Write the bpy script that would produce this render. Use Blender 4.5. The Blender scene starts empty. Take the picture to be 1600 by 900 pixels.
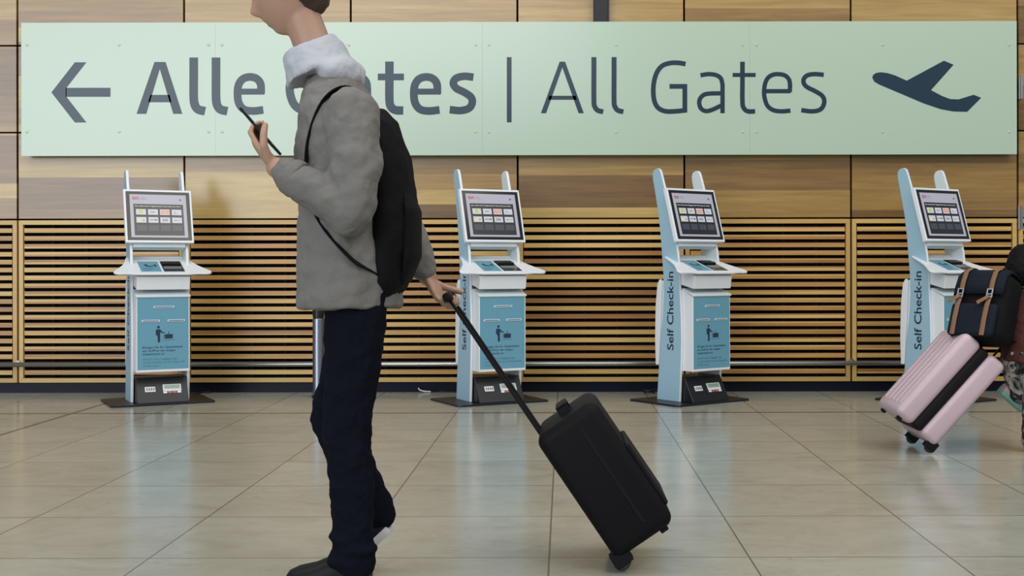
import bpy, bmesh, math, random
from mathutils import Vector, Matrix
from math import sin, cos, pi, radians as R

sc = bpy.context.scene
COL = sc.collection

# ------------------------------------------------------------------ camera, world, lights, exposure
F = 1887.0; H = 0.88; CX = 882.0; CY = 415.0          # focal length (px), eye height, vanishing point in 1600x900
ROLL = R(0.107)
cam_d = bpy.data.cameras.new('camera'); cam = bpy.data.objects.new('camera', cam_d); COL.objects.link(cam)
cam_d.sensor_width = 36.0; cam_d.lens = F / 1600 * 36
cam_d.shift_x = -(CX - 800) / 1600; cam_d.shift_y = -(450 - CY) / 1600
cam_d.clip_start = 0.05
cam.location = (0, 0, H)
cam.rotation_euler = (Matrix.Rotation(ROLL, 4, 'Y') @ Matrix.Rotation(R(90), 4, 'X')).to_euler()
sc.camera = cam

w = bpy.data.worlds.new('world'); sc.world = w; w.use_nodes = True
w.node_tree.nodes['Background'].inputs[0].default_value = (0.80, 0.88, 1.0, 1)
w.node_tree.nodes['Background'].inputs[1].default_value = 0.26

def area(name, loc, target, sx, sy, power, col):
    l = bpy.data.lights.new(name, 'AREA'); l.shape = 'RECTANGLE'; l.size = sx; l.size_y = sy
    l.energy = power; l.color = col
    o = bpy.data.objects.new(name, l); COL.objects.link(o); o.location = loc
    d = Vector(target) - Vector(loc); o.rotation_euler = d.to_track_quat('-Z', 'Y').to_euler()
    return o
# tall glazed front of the hall, behind and to the left of the viewer; clerestory strip; then two added fills, overhead and right
area('window_light', (-12.0, -12.0, 4.2), (-12.0, 8.4, 4.2), 13.0, 8.4, 1450, (0.90, 0.95, 1.0))
area('clerestory_light', (-2.2, -7.0, 6.2), (-2.2, 8.4, 6.2), 5.5, 4.0, 260, (0.90, 0.95, 1.0))
area('overhead_fill', (0.0, 3.6, 6.8), (0.0, 5.6, 0.0), 13.0, 3.5, 360, (1.0, 0.96, 0.90))  # added overhead fill to brighten the floor, not a known roof opening
area('right_fill', (6.0, -3.0, 8.5), (2.5, 8.0, 1.2), 6.0, 3.0, 330, (1.0, 0.93, 0.84))  # added frontal fill that lifts the right end of the sign, no known lamps

sc.view_settings.view_transform = 'Standard'; sc.view_settings.look = 'None'
sc.view_settings.exposure = 0.22; sc.view_settings.gamma = 1.0
sc.view_settings.use_curve_mapping = False

# ------------------------------------------------------------------ helpers
def P(px, py, Y):
    """world point at depth Y seen at pixel px, py (camera roll removed)"""
    a, b = px - 800, py - 450
    c, s = cos(ROLL), sin(ROLL)
    # roll turns the picture about the optical axis, which lies at CX, CY
    a, b = px - CX, py - CY
    a, b = a * c - b * s, a * s + b * c
    return Vector((a * Y / F, Y, H - b * Y / F))

class MB:
    def __init__(s): s.v = []; s.f = []; s.m = []
    def add(s, vs, fs, m=0, M=None):
        o = len(s.v)
        s.v += [tuple(M @ Vector(p)) if M else tuple(p) for p in vs]
        for f in fs: s.f.append([i + o for i in f]); s.m.append(m)
        return s
    def box(s, x0, x1, y0, y1, z0, z1, m=0, M=None):
        return s.add([(x0,y0,z0),(x1,y0,z0),(x1,y1,z0),(x0,y1,z0),(x0,y0,z1),(x1,y0,z1),(x1,y1,z1),(x0,y1,z1)],
                     [(3,2,1,0),(4,5,6,7),(0,1,5,4),(1,2,6,5),(2,3,7,6),(3,0,4,7)], m, M)
    def prism(s, poly, a, b, axes='xz', m=0, mcap=None, mcap2=None, M=None):
        """poly in plane axes, extruded from a to b along the third axis"""
        ar = sum(poly[i][0]*poly[(i+1)%len(poly)][1]-poly[(i+1)%len(poly)][0]*poly[i][1] for i in range(len(poly)))
        if ar < 0: poly = poly[::-1]
        def pt(u, v, t):
            return {'xz': (u, t, v), 'yz': (t, u, v), 'xy': (u, v, t)}[axes]
        n = len(poly)
        vs = [pt(u, v, a) for u, v in poly] + [pt(u, v, b) for u, v in poly]
        o = len(s.v)
        s.v += [tuple(M @ Vector(p)) if M else p for p in vs]
        s.f.append([o+i for i in range(n)]); s.m.append(m if mcap is None else mcap)
        s.f.append([o+n+i for i in range(n)][::-1]); s.m.append(m if mcap2 is None else mcap2)
        for i in range(n):
            j = (i+1) % n
            s.f.append([o+i, o+n+i, o+n+j, o+j]); s.m.append(m)
        return s
    def loft(s, path, radii, n=16, m=0, M=None, side=(0,1,0), cap=True):
        """tube along path; radii = r or (r_side, r_other); side is the direction of r_side"""
        path = [Vector(p) for p in path]; k = len(path)
        if not isinstance(radii, (list, tuple)): radii = [radii]*k
        if isinstance(side, (list, tuple, Vector)) and isinstance(side[0], (int, float)): side = [side]*k
        rings = []
        for i, p in enumerate(path):
            t = (path[min(i+1, k-1)] - path[max(i-1, 0)]).normalized()
            sd = Vector(side[i]); sd = (sd - t * sd.dot(t))
            if sd.length < 1e-4: sd = t.orthogonal()
            sd.normalize(); ot = t.cross(sd)
            r = radii[i]; ra, rb = (r, r) if isinstance(r, (int, float)) else r
            rings.append([p + sd*ra*cos(2*pi*j/n) + ot*rb*sin(2*pi*j/n) for j in range(n)])
        vs = [q for r in rings for q in r]; fs = []
        for i in range(k-1):
            for j in range(n):
                a, b = i*n+j, i*n+(j+1)%n
                fs.append((a, b, b+n, a+n))
        if cap: fs.append(tuple(range(n))[::-1]); fs.append(tuple((k-1)*n+j for j in range(n)))
        return s.add(vs, fs, m, M)
    def ball(s, c, r, n=16, k=10, m=0, M=None, rot=None):
        rx, ry, rz = (r, r, r) if isinstance(r, (int, float)) else r
        c = Vector(c); vs = []; fs = []
        q = rot.to_3x3() if rot is not None else Matrix.Identity(3)
        for i in range(1, k):
            a = pi*i/k
            for j in range(n):
                b = 2*pi*j/n
                vs.append(c + q @ Vector((rx*sin(a)*cos(b), ry*sin(a)*sin(b), rz*cos(a))))
        vs += [c + q @ Vector((0, 0, rz)), c + q @ Vector((0, 0, -rz))]
        for i in range(k-2):
            for j in range(n):
                a, b = i*n+j, i*n+(j+1)%n
                fs.append((a, a+n, b+n, b))
        T, B = len(vs)-2, len(vs)-1
        for j in range(n):
            fs.append((T, j, (j+1)%n)); fs.append((B, (k-2)*n+(j+1)%n, (k-2)*n+j))
        return s.add(vs, fs, m, M)
    def capsule(s, a, b, ra, rb, n=16, m=0):
        a, b = Vector(a), Vector(b)
        s.loft([a, b], [ra, rb], n, m); s.ball(a, ra, n, 10, m); s.ball(b, rb, n, 10, m)
        return s
    def limb(s, pts, rs, n=16):
        for i in range(len(pts)-1): s.capsule(pts[i], pts[i+1], rs[i], rs[i+1], n)
        return s
    def build(s, name, mats, parent=None, bevel=0, smooth=False, seg=2, fix=True):
        me = bpy.data.meshes.new(name); me.from_pydata(s.v, [], s.f)
        if not isinstance(mats, (list, tuple)): mats = [mats]
        for mt in mats: me.materials.append(mt)
        for p, i in zip(me.polygons, s.m): p.material_index = i
        if fix:
            bm = bmesh.new(); bm.from_mesh(me); bmesh.ops.recalc_face_normals(bm, faces=bm.faces); bm.to_mesh(me); bm.free()
        me.update()
        if smooth: 
            for p in me.polygons: p.use_smooth = True
        o = bpy.data.objects.new(name, me); COL.objects.link(o); o.parent = parent
        if bevel:
            b = o.modifiers.new('bevel', 'BEVEL'); b.width = bevel; b.segments = seg; b.limit_method = 'ANGLE'; b.angle_limit = R(40)
            b.harden_normals = False
        return o

def tag(o, label=None, cat=None, group=None, kind=None):
    if label: o['label'] = label
    if cat: o['category'] = cat
    if group: o['group'] = group
    if kind: o['kind'] = kind
    return o
def empty(name, loc=(0,0,0), rz=0):
    o = bpy.data.objects.new(name, None); COL.objects.link(o); o.location = loc; o.rotation_euler.z = rz
    o.empty_display_size = 0.1
    return o
def copy_tree(o, parent=None):
    c = o.copy(); COL.objects.link(c); c.parent = parent
    for ch in [x for x in COL.objects if x.parent == o]: copy_tree(ch, c)
    return c

_txt = {}
def text_mesh(body, bold=0.0):
    k = (body, bold)
    if k not in _txt:
        cu = bpy.data.curves.new('lettering_curve', 'FONT'); cu.body = body; cu.offset = bold; cu.resolution_u = 3
        o = bpy.data.objects.new('lettering_curve', cu); COL.objects.link(o)
        dg = bpy.context.evaluated_depsgraph_get(); dg.update()
        me = o.evaluated_get(dg).to_mesh()
        vs = [tuple(v.co) for v in me.vertices]; fs = [tuple(p.vertices) for p in me.polygons]
        o.evaluated_get(dg).to_mesh_clear()
        bpy.data.objects.remove(o); bpy.data.curves.remove(cu)
        x0 = min(v[0] for v in vs); x1 = max(v[0] for v in vs)
        _txt[k] = ([(v[0]-x0, v[1]) for v in vs], fs, x1-x0)
    return _txt[k]
def put_text(mb, body, M, width, height, m=0, bold=0.0):
    """flat text in local plane (x right, y up); cap height = height, total width = width"""
    vs, fs, wd = text_mesh(body, bold)
    kx = width / wd; ky = height / 0.69
    mb.add([(x*kx, y*ky, 0) for x, y in vs], fs, m, M)

# ------------------------------------------------------------------ materials
def mat(name, col, rough=0.5, metal=0.0, spec=0.5, coat=0.0, emit=None, es=0.0, bump=None):
    m = bpy.data.materials.new(name); m.use_nodes = True
    b = m.node_tree.nodes['Principled BSDF']
    b.inputs['Base Color'].default_value = (*col, 1); b.inputs['Roughness'].default_value = rough
    b.inputs['Metallic'].default_value = metal; b.inputs['Specular IOR Level'].default_value = spec
    b.inputs['Coat Weight'].default_value = coat; b.inputs['Coat Roughness'].default_value = 0.22
    if emit: b.inputs['Emission Color'].default_value = (*emit, 1); b.inputs['Emission Strength'].default_value = es
    if bump: 
        N = NT(m); t = N.noise(bump[0], 4, vec=N.coord('Object'))
        N.bump(t.outputs[0], bump[1], b)
    return m
class NT:
    def __init__(s, m): s.t = m.node_tree; s.b = s.t.nodes['Principled BSDF']
    def n(s, typ, **k):
        x = s.t.nodes.new(typ)
        for a, v in k.items(): setattr(x, a, v)
        return x
    def l(s, a, b): s.t.links.new(a, b)
    def coord(s, w='Object'): return s.n('ShaderNodeTexCoord').outputs[w]
    def mapping(s, vec, scale=(1,1,1), loc=(0,0,0)):
        x = s.n('ShaderNodeMapping'); x.inputs['Scale'].default_value = scale; x.inputs['Location'].default_value = loc
        s.l(vec, x.inputs[0]); return x.outputs[0]
    def noise(s, scale, det=4, vec=None, rough=0.5, dist=0.0):
        x = s.n('ShaderNodeTexNoise'); x.inputs['Scale'].default_value = scale; x.inputs['Detail'].default_value = det
        x.inputs['Roughness'].default_value = rough; x.inputs['Distortion'].default_value = dist
        if vec: s.l(vec, x.inputs['Vector'])
        return x
    def math(s, op, a, b=None, c=None):
        x = s.n('ShaderNodeMath', operation=op)
        for i, v in enumerate((a, b, c)):
            if v is None: continue
            if isinstance(v, (int, float)): x.inputs[i].default_value = v
            else: s.l(v, x.inputs[i])
        return x.outputs[0]
    def ramp(s, fac, stops, interp='LINEAR'):
        x = s.n('ShaderNodeValToRGB'); s.l(fac, x.inputs[0]); e = x.color_ramp.elements; x.color_ramp.interpolation = interp
        while len(e) < len(stops): e.new(0.5)
        for i, (p, c) in enumerate(stops): e[i].position = p; e[i].color = (*c, 1)
        return x.outputs[0]
    def mix(s, fac, a, b, mode='MIX'):
        x = s.n('ShaderNodeMix', data_type='RGBA', blend_type=mode)
        for i, v in ((0, fac), (6, a), (7, b)):
            if isinstance(v, (int, float)): x.inputs[i].default_value = v
            elif isinstance(v, tuple): x.inputs[i].default_value = (*v, 1)
            else: s.l(v, x.inputs[i])
        return x.outputs[2]
    def bump(s, h, strength, b=None, dist=0.01):
        x = s.n('ShaderNodeBump'); x.inputs['Strength'].default_value = strength; x.inputs['Distance'].default_value = dist
        s.l(h, x.inputs['Height']); s.l(x.outputs[0], (b or s.b).inputs['Normal'])

def wood_mat(name, band, stops, rough=0.42, slat=None):
    m = mat(name, (0.4, 0.27, 0.14), rough, coat=0.0 if slat else 0.55); N = NT(m)
    pos = N.n('ShaderNodeNewGeometry').outputs['Position']
    rnd = N.n('ShaderNodeObjectInfo').outputs['Random']
    sep = N.n('ShaderNodeSeparateXYZ'); N.l(pos, sep.inputs[0]); z = sep.outputs[2]; x = sep.outputs[0]
    # plank index: uneven plank heights through a little warp
    zz = N.math('ADD', N.math('MULTIPLY', z, 1/band), N.math('MULTIPLY', rnd, 37.0))
    if not slat:
        zz = N.math('ADD', zz, N.math('MULTIPLY', N.math('SINE', N.math('MULTIPLY', zz, 2.1)), 0.28))
    idx = N.math('FLOOR', zz)
    wn = N.n('ShaderNodeTexWhiteNoise', noise_dimensions='2D')
    cv = N.n('ShaderNodeCombineXYZ'); N.l(idx, cv.inputs[0]); N.l(N.math('MULTIPLY', rnd, 91.0), cv.inputs[1]); N.l(cv.outputs[0], wn.inputs['Vector'])
    # grain: noise drawn out along x, shifted per plank
    cv2 = N.n('ShaderNodeCombineXYZ')
    N.l(N.math('ADD', N.math('MULTIPLY', x, 0.9), N.math('MULTIPLY', wn.outputs[0], 40.0)), cv2.inputs[0])
    N.l(N.math('MULTIPLY', z, 16.0), cv2.inputs[2]); N.l(N.math('MULTIPLY', wn.outputs[0], 13.0), cv2.inputs[1])
    g = N.noise(1.6, 6, cv2.outputs[0], 0.62, 0.5)
    cv3 = N.n('ShaderNodeCombineXYZ'); N.l(N.math('MULTIPLY', x, 3.0), cv3.inputs[0]); N.l(N.math('MULTIPLY', z, 190.0), cv3.inputs[2]); N.l(wn.outputs[0], cv3.inputs[1])
    fine = N.noise(1.0, 3, cv3.outputs[0], 0.6)
    fac = N.math('ADD', N.math('MULTIPLY', wn.outputs[0], 0.62), N.math('MULTIPLY', g.outputs[0], 0.62))
    fac = N.math('SUBTRACT', fac, 0.13)
    c = N.ramp(fac, stops)
    c = N.mix(N.math('MULTIPLY', N.math('SUBTRACT', fine.outputs[0], 0.3), 0.5), c, N.mix(1.0, c, (0.62, 0.55, 0.48), 'MULTIPLY'))
    N.l(c, N.b.inputs['Base Color'])
    N.bump(fine.outputs[0], 0.05, dist=0.002)
    return m
M = {}
M['panel_wood'] = wood_mat('panel_wood', 0.145, [(0.08, (0.10,0.052,0.018)), (0.36, (0.20,0.112,0.034)), (0.62, (0.33,0.205,0.058)), (0.92, (0.52,0.375,0.125))], 0.27)
M['slat_wood'] = wood_mat('slat_wood', 0.0549, [(0.05, (0.24,0.10,0.028)), (0.35, (0.41,0.215,0.064)), (0.65, (0.54,0.335,0.105)), (0.98, (0.66,0.46,0.175))], 0.32, True)
M['frame_wood'] = wood_mat('frame_wood', 3.0, [(0.05, (0.44,0.27,0.085)), (0.95, (0.60,0.41,0.145))], 0.32, True)
M['gap'] = mat('dark_backing', (0.010,0.010,0.011), 0.9, spec=0.05)
M['plinth'] = mat('plinth_black', (0.009,0.011,0.020), 0.25, spec=0.09)
M['steel'] = mat('brushed_steel', (0.36,0.37,0.37), 0.34, 1.0)
M['steel_dark'] = mat('bollard_steel', (0.30,0.33,0.40), 0.32, 1.0)
M['black_metal'] = mat('black_metal', (0.009,0.010,0.013), 0.35, spec=0.35)
M['white'] = mat('kiosk_white', (0.72,0.75,0.78), 0.38)
M['pale'] = mat('kiosk_pale', (0.60,0.68,0.70), 0.45)
M['blue'] = mat('kiosk_side_blue', (0.31,0.49,0.60), 0.42)
M['panel_blue'] = mat('graphic_blue', (0.12,0.31,0.41), 0.45)
M['ink'] = mat('ink_navy', (0.012,0.028,0.055), 0.5)
M['ink_soft'] = mat('ink_grey_blue', (0.05,0.13,0.18), 0.5)
M['glass_black'] = mat('screen_glass', (0.010,0.012,0.012), 0.12)
M['plastic_grey'] = mat('plastic_grey', (0.16,0.17,0.18), 0.35)
M['lcd'] = mat('lcd_green', (0.24,0.32,0.26), 0.25)
M['red'] = mat('button_red', (0.45,0.10,0.10), 0.4)
def em(name, c, s=0.75): return mat(name, tuple(x*0.25 for x in c), 0.25, emit=c, es=s)
M['d_bg'] = em('display_lavender', (0.36,0.355,0.42)); M['d_dark'] = em('display_dark', (0.022,0.024,0.027), 0.5)
M['d_tile'] = em('display_tile', (0.50,0.50,0.55)); M['d_grey'] = em('display_empty_tile', (0.055,0.065,0.08), 0.6)
M['d_green'] = em('display_green', (0.35,0.55,0.05)); M['d_orange'] = em('display_orange', (0.75,0.18,0.06))
M['d_red'] = em('display_red', (0.35,0.02,0.04)); M['d_yellow'] = em('display_yellow', (0.70,0.60,0.12))
M['d_blue'] = em('display_blue', (0.22,0.32,0.60)); M['d_ink'] = em('display_ink', (0.05,0.06,0.12)); M['d_white'] = em('display_white', (0.75,0.76,0.80))
M['sign'] = mat('sign_mint_glass', (0.385,0.495,0.39), 0.24, spec=0.8)
M['sign_ink'] = mat('sign_lettering', (0.014,0.034,0.055), 0.24, spec=0.40)
M['sign_edge'] = mat('sign_glass_edge', (0.50,0.68,0.54), 0.2)
M['jacket'] = mat('jacket_cloth', (0.165,0.158,0.147), 0.9, bump=(22, 0.7))
M['jeans'] = mat('dark_denim', (0.006,0.007,0.013), 0.9, spec=0.06, bump=(90, 0.3))
M['skin'] = mat('skin', (0.42,0.25,0.17), 0.5)
M['skin_pale'] = mat('skin_light', (0.52,0.34,0.25), 0.5)
M['hair'] = mat('hair_brown', (0.045,0.026,0.016), 0.6, bump=(70, 0.6))
M['hair_black'] = mat('hair_black', (0.004,0.004,0.005), 0.7, spec=0.12, bump=(70, 0.6))
M['shirt'] = mat('pale_hood_cloth', (0.44,0.46,0.50), 0.85, bump=(60, 0.25))
M['pack_black'] = mat('pack_black', (0.006,0.006,0.007), 0.8, spec=0.12, bump=(120, 0.3))
M['pack_navy'] = mat('pack_navy', (0.007,0.011,0.019), 0.75, spec=0.15, bump=(160, 0.3))
M['tan'] = mat('tan_webbing', (0.20,0.098,0.048), 0.7, bump=(200, 0.3))
M['cream'] = mat('cream_cloth', (0.48,0.44,0.36), 0.7)
M['maroon'] = mat('maroon_knit', (0.07,0.016,0.011), 0.85, bump=(120, 0.4))
M['grey_cloth'] = mat('grey_sleeve', (0.20,0.17,0.15), 0.85)
M['shoe_black'] = mat('shoe_black', (0.008,0.008,0.010), 0.5, spec=0.2)
M['rubber_white'] = mat('sole_white', (0.55,0.56,0.56), 0.5)
M['mint'] = mat('mint_sole', (0.20,0.48,0.38), 0.55)
M['shoe_pink'] = mat('shoe_pink', (0.55,0.42,0.44), 0.6)
M['case_black'] = mat('case_black', (0.006,0.005,0.0065), 0.6, spec=0.12)
M['case_pink'] = mat('case_pink', (0.52,0.40,0.45), 0.35)
M['case_trim'] = mat('case_trim_dark', (0.008,0.0065,0.008), 0.6, spec=0.15)
M['rubber'] = mat('wheel_rubber', (0.012,0.012,0.012), 0.6)
M['phone'] = mat('phone_glass', (0.01,0.01,0.012), 0.15)
M['eye_white'] = mat('eye_white', (0.7,0.7,0.68), 0.2); M['iris'] = mat('iris_dark', (0.02,0.012,0.008), 0.2)
M['cable_white'] = mat('cable_white', (0.6,0.6,0.6), 0.4)
# patterned trousers
m = mat('patterned_cloth', (0.4,0.4,0.4), 0.85); N = NT(m)
a = N.noise(14, 3, N.mapping(N.coord('Object'), (1, 1, 0.8)), 0.6, 1.2)
N.l(N.ramp(a.outputs[0], [(0.0, (0.012,0.012,0.014)), (0.46, (0.012,0.012,0.014)), (0.50, (0.14,0.13,0.12)), (0.56, (0.42,0.39,0.34))], 'CONSTANT'), N.b.inputs['Base Color'])
M['pattern'] = m
# limestone floor slabs
m = mat('limestone_floor', (0.4,0.38,0.3), 0.2, spec=0.55); N = NT(m)
pos = N.n('ShaderNodeNewGeometry').outputs['Position']; sep = N.n('ShaderNodeSeparateXYZ'); N.l(pos, sep.inputs[0]); X, Yc = sep.outputs[0], sep.outputs[1]
TW, TD, X0, Y0, XJ, YJ = 0.603, 0.5975, -0.0477, 3.64, -2.95, 7.225
left = N.math('LESS_THAN', X, XJ)
xo = N.math('ADD', N.math('MULTIPLY', left, X0 - XJ), N.math('SUBTRACT', X, X0))
u = N.math('DIVIDE', xo, TW); v = N.math('DIVIDE', N.math('SUBTRACT', Yc, Y0), TD)
def edge(q, wid):   # 1 near an integer
    f = N.math('ABSOLUTE', N.math('SUBTRACT', N.math('FRACT', N.math('ADD', q, 0.5)), 0.5))
    return N.math('LESS_THAN', f, wid)
ex = edge(u, 0.0048); ey = edge(v, 0.0055)
jx = N.math('LESS_THAN', N.math('ABSOLUTE', N.math('SUBTRACT', X, XJ)), 0.013)
jy = N.math('LESS_THAN', N.math('ABSOLUTE', N.math('SUBTRACT', Yc, YJ)), 0.022)
cv = N.n('ShaderNodeCombineXYZ'); N.l(N.math('FLOOR', u), cv.inputs[0]); N.l(N.math('FLOOR', v), cv.inputs[1])
wn = N.n('ShaderNodeTexWhiteNoise', noise_dimensions='3D'); N.l(cv.outputs[0], wn.inputs['Vector'])
off = N.n('ShaderNodeVectorMath', operation='SCALE'); N.l(wn.outputs['Color'], off.inputs[0]); off.inputs['Scale'].default_value = 7.0
vp = N.n('ShaderNodeVectorMath', operation='ADD'); N.l(pos, vp.inputs[0]); N.l(off.outputs[0], vp.inputs[1])
veins = N.noise(3.2, 9, N.mapping(vp.outputs[0], (1.0, 1.5, 1)), 0.74, 0.7)
spots = N.noise(6.0, 8, N.mapping(vp.outputs[0], (1.0, 1.8, 1), (3, 1, 0)), 0.76, 1.0)
cloud = N.noise(1.3, 3, vp.outputs[0], 0.5)
base = N.ramp(veins.outputs[0], [(0.22, (0.22,0.20,0.145)), (0.40, (0.33,0.32,0.26)), (0.55, (0.385,0.385,0.325)), (0.8, (0.44,0.445,0.39))])
base = N.mix(N.math('MULTIPLY', cloud.outputs[0], 0.35), base, (0.37,0.385,0.335))
base = N.mix(N.ramp(spots.outputs[0], [(0.0, (0,0,0)), (0.60, (0,0,0)), (0.74, (0.75,0.75,0.75))]), base, (0.17,0.135,0.075))
base = N.mix(N.math('MULTIPLY', N.math('SUBTRACT', wn.outputs[0], 0.0), 0.22), base, (0.24,0.23,0.18))
base = N.mix(N.math('MULTIPLY', N.math('MAXIMUM', ex, ey), 0.85), base, (0.075,0.065,0.045))
base = N.mix(N.math('MULTIPLY', N.math('MAXIMUM', jx, jy), 0.85), base, (0.035,0.034,0.03))
N.l(base, N.b.inputs['Base Color'])
N.l(N.math('ADD', N.math('MULTIPLY', spots.outputs[0], 0.10), 0.13), N.b.inputs['Roughness'])
N.bump(veins.outputs[0], 0.03, dist=0.003)
M['floor'] = m

# ------------------------------------------------------------------ the setting
YW = 8.40           # face of the wood cladding
SW = F / YW
xs = [27.8 + 260.45*k for k in range(-3, 10)]           # joints between the wall bays
WX = [P(x, CY, YW).x for x in xs]
ZR = [1.2075, 1.812, 2.4165, 3.021, 3.6255]
MB().box(-9, 9, -8, 8.62, -0.1, 0).build('floor', M['floor']); tag(bpy.data.objects['floor'], kind='structure')
wall = MB().box(WX[0], WX[-1], 8.50, 8.62, 0, ZR[-1]).build('wall_back', M['gap']); tag(wall, kind='structure')
G = 0.0065
DOORCOLS = (0, 1, 2, 9, 10, 11)
for i in range(12):
    for k in range(4):
        mb = MB(); mb.box(WX[i]+G, WX[i+1]-G, YW, YW+0.03, ZR[k]+G*0.8, ZR[k+1]-G*0.8)
        mb.build('cladding_panel', M['panel_wood'], wall, 0.0015, seg=1)
t = MB().box(WX[0], WX[-1], YW+0.025, 8.50, 0.0, 0.066).build('baseboard_back', M['plinth']); tag(t, kind='structure')

GN = ['at the far left edge of the wall', 'between the left edge and the leftmost kiosk', 'right of the leftmost kiosk, behind the walking person',
      'left of the second kiosk, above the cable end on the floor', 'between the second and third kiosks', 'right of the third kiosk',
      'behind the rightmost kiosk', 'at the far right edge behind the child']
def grille(i, where):
    x0, x1 = WX[i]+G, WX[i+1]-G
    z0, z1 = 0.072, ZR[0]-0.006
    g = empty('slatted_grille', ((x0+x1)/2, YW, z0)); x0 -= g.location.x; x1 -= g.location.x; z1 -= z0
    tag(g, 'framed wooden slatted grille ' + where, 'grille', 'wooden slatted grilles along the lower wall')
    st = 0.030; ra = 0.031
    mb = MB()
    mb.prism([(x0,0),(x1,0),(x1-st,ra),(x0+st,ra)], 0, 0.03); mb.prism([(x0,z1),(x1,z1),(x1-st,z1-ra),(x0+st,z1-ra)], 0, 0.03)
    mb.prism([(x0,0),(x0,z1),(x0+st,z1-ra),(x0+st,ra)], 0, 0.03); mb.prism([(x1,0),(x1,z1),(x1-st,z1-ra),(x1-st,ra)], 0, 0.03)
    mb.build('grille_frame', M['frame_wood'], g, 0.001, seg=1)
    mb = MB(); p = (z1-ra)/20
    for k in range(1, 20): mb.box(x0+st+0.006, x1-st-0.006, 0.006, 0.028, k*p, k*p+0.031)
    for k in range(1, 5): xx = x0+(x1-x0)*k/5; mb.box(xx-0.01, xx+0.01, 0.0281, 0.05, 0.01, z1-0.01, 1)
    mb.build('slats', [M['slat_wood'], M['gap']], g)
    MB().box(x0+0.002, x1-0.002, 0.06, 0.08, 0.002, z1-0.002).build('backing_board', M['gap'], g)
for j, i in enumerate(range(2, 10)): grille(i, GN[j])

for i in (0, 1, 10, 11):      # the same slatted field further along, beyond the picture
    x0, x1, z0, z1 = WX[i]+G, WX[i+1]-G, 0.072, ZR[0]-0.006
    mb = MB()
    for k in range(21): mb.box(x0, x1, YW+0.004, YW+0.028, z0+k*(z1-z0-0.031)/20, z0+k*(z1-z0-0.031)/20+0.031)
    mb.box(x0, x0+0.03, YW, YW+0.03, z0, z1); mb.box(x1-0.03, x1, YW, YW+0.03, z0, z1)
    mb.build('slatted_field', M['slat_wood'], wall)

# hinges of the door-like bay at the right
for cy, lab in ((137, 'upper silver hinge beside the right end of the green sign'), (340, 'lower silver hinge right of the rightmost kiosk')):
    c = P(1592.5, cy, YW-0.008); h = MB()
    h.loft([c+Vector((0,0,-0.078)), c+Vector((0,0,0.078))], 0.0095, 14)
    for q in (-0.078, -0.026, 0.026, 0.078): h.loft([c+Vector((0,0,q-0.002)), c+Vector((0,0,q+0.002))], 0.011, 14)
    h.box(c.x-0.004, c.x+0.028, c.y+0.004, c.y+0.0085, c.z-0.075, c.z+0.075)
    tag(h.build('door_hinge', M['steel'], smooth=False), lab, 'hinge', 'silver hinges on the wood wall')

# bumper rail
rail = empty('bumper_rail', (0, 8.28, 0.0)); tag(rail, 'long polished steel tube rail running low along the slatted wall', 'rail')
zr = P(800, 568.5, 8.28).z
mb = MB(); mb.loft([(WX[0], 0, zr), (WX[-1], 0, zr)], 0.0155, 20); mb.build('tube', M['steel'], rail, smooth=True)
for i in range(1, 12):
    mb = MB(); x = WX[i]
    mb.loft([(x, 0.012, zr), (x, 0.118, zr)], 0.009, 12); mb.loft([(x, 0.112, zr), (x, 0.119, zr)], 0.022, 16)
    mb.build('bracket', M['steel'], rail)

# bollard in front of the wall
b = P(497.8, 621.5, 8.06); b.z = 0
bo = empty('steel_bollard', b); tag(bo, 'short round steel bollard with black cap behind the walking person', 'bollard')
MB().loft([(0,0,0.02),(0,0,0.53)], 0.0385, 32).build('post', M['steel_dark'], bo, 0.002)
MB().loft([(0,0,0),(0,0,0.019)], 0.045, 32).build('foot_ring', M['black_metal'], bo, 0.002)
mb = MB(); mb.loft([(0,0,0.531),(0,0,0.545)], 0.036, 32); mb.loft([(0,0,0.545),(0,0,0.597)], 0.0385, 32); mb.loft([(0,0,0.597),(0,0,0.607),(0,0,0.612)], [0.0385,0.036,0.025], 32)
mb.build('cap', M['black_metal'], bo)

# dark hanging bar above the sign
c0 = P(927, 33, 8.36); c1 = P(951.5, 33, 8.36)
mb = MB(); mb.box(c0.x, c1.x, 8.34, 8.392, c0.z-0.03, ZR[-1]-0.05); mb.box(c0.x+0.01, c1.x-0.01, 8.335, 8.34, c0.z-0.02, ZR[-1]-0.06)
tag(mb.build('mounting_bar', M['black_metal'], None, 0.003), 'black upright mounting bar above the middle of the green sign', 'bar')

# ------------------------------------------------------------------ the sign
YS = 8.315
sign = empty('wayfinding_sign', (P(810, 138, YS).x, YS, P(810, 138, YS).z)); tag(sign, 'long mint green wall sign reading Alle Gates | All Gates with arrow and aeroplane', 'sign')
SO = sign.location.copy()
def sp(x, y):
    q = P(x, y, YS) - SO; return (q.x, q.z)
for a_, b_ in ((33, 336.55), (336.65, 753.55), (753.65, 1171.05), (1171.15, 1588.5)):
    x0, z1 = sp(a_, 34.2); x1, _ = sp(b_, 34); _, z0 = sp(a_, 242.4)
    x0, z1 = sp(a_, 0)[0], sp(800, 34.2)[1]; z0 = sp(800, 242.4)[1]
    MB().prism([(x0,z0),(x1,z0),(x1,z1),(x0,z1)], 0, 0.012, m=1, mcap=0, mcap2=0).build('glass_sheet', [M['sign'], M['sign_edge']], sign)
mb = MB()
for x in (60, 200, 400, 545, 690, 820, 963, 1100, 1230, 1379, 1560):
    for y in (80, 196):
        u_, v_ = sp(x, y); MB().box(u_-0.02, u_+0.02, 0.0125, 0.083, v_-0.02, v_+0.02).build('standoff_bracket', M['black_metal'], sign)
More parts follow.
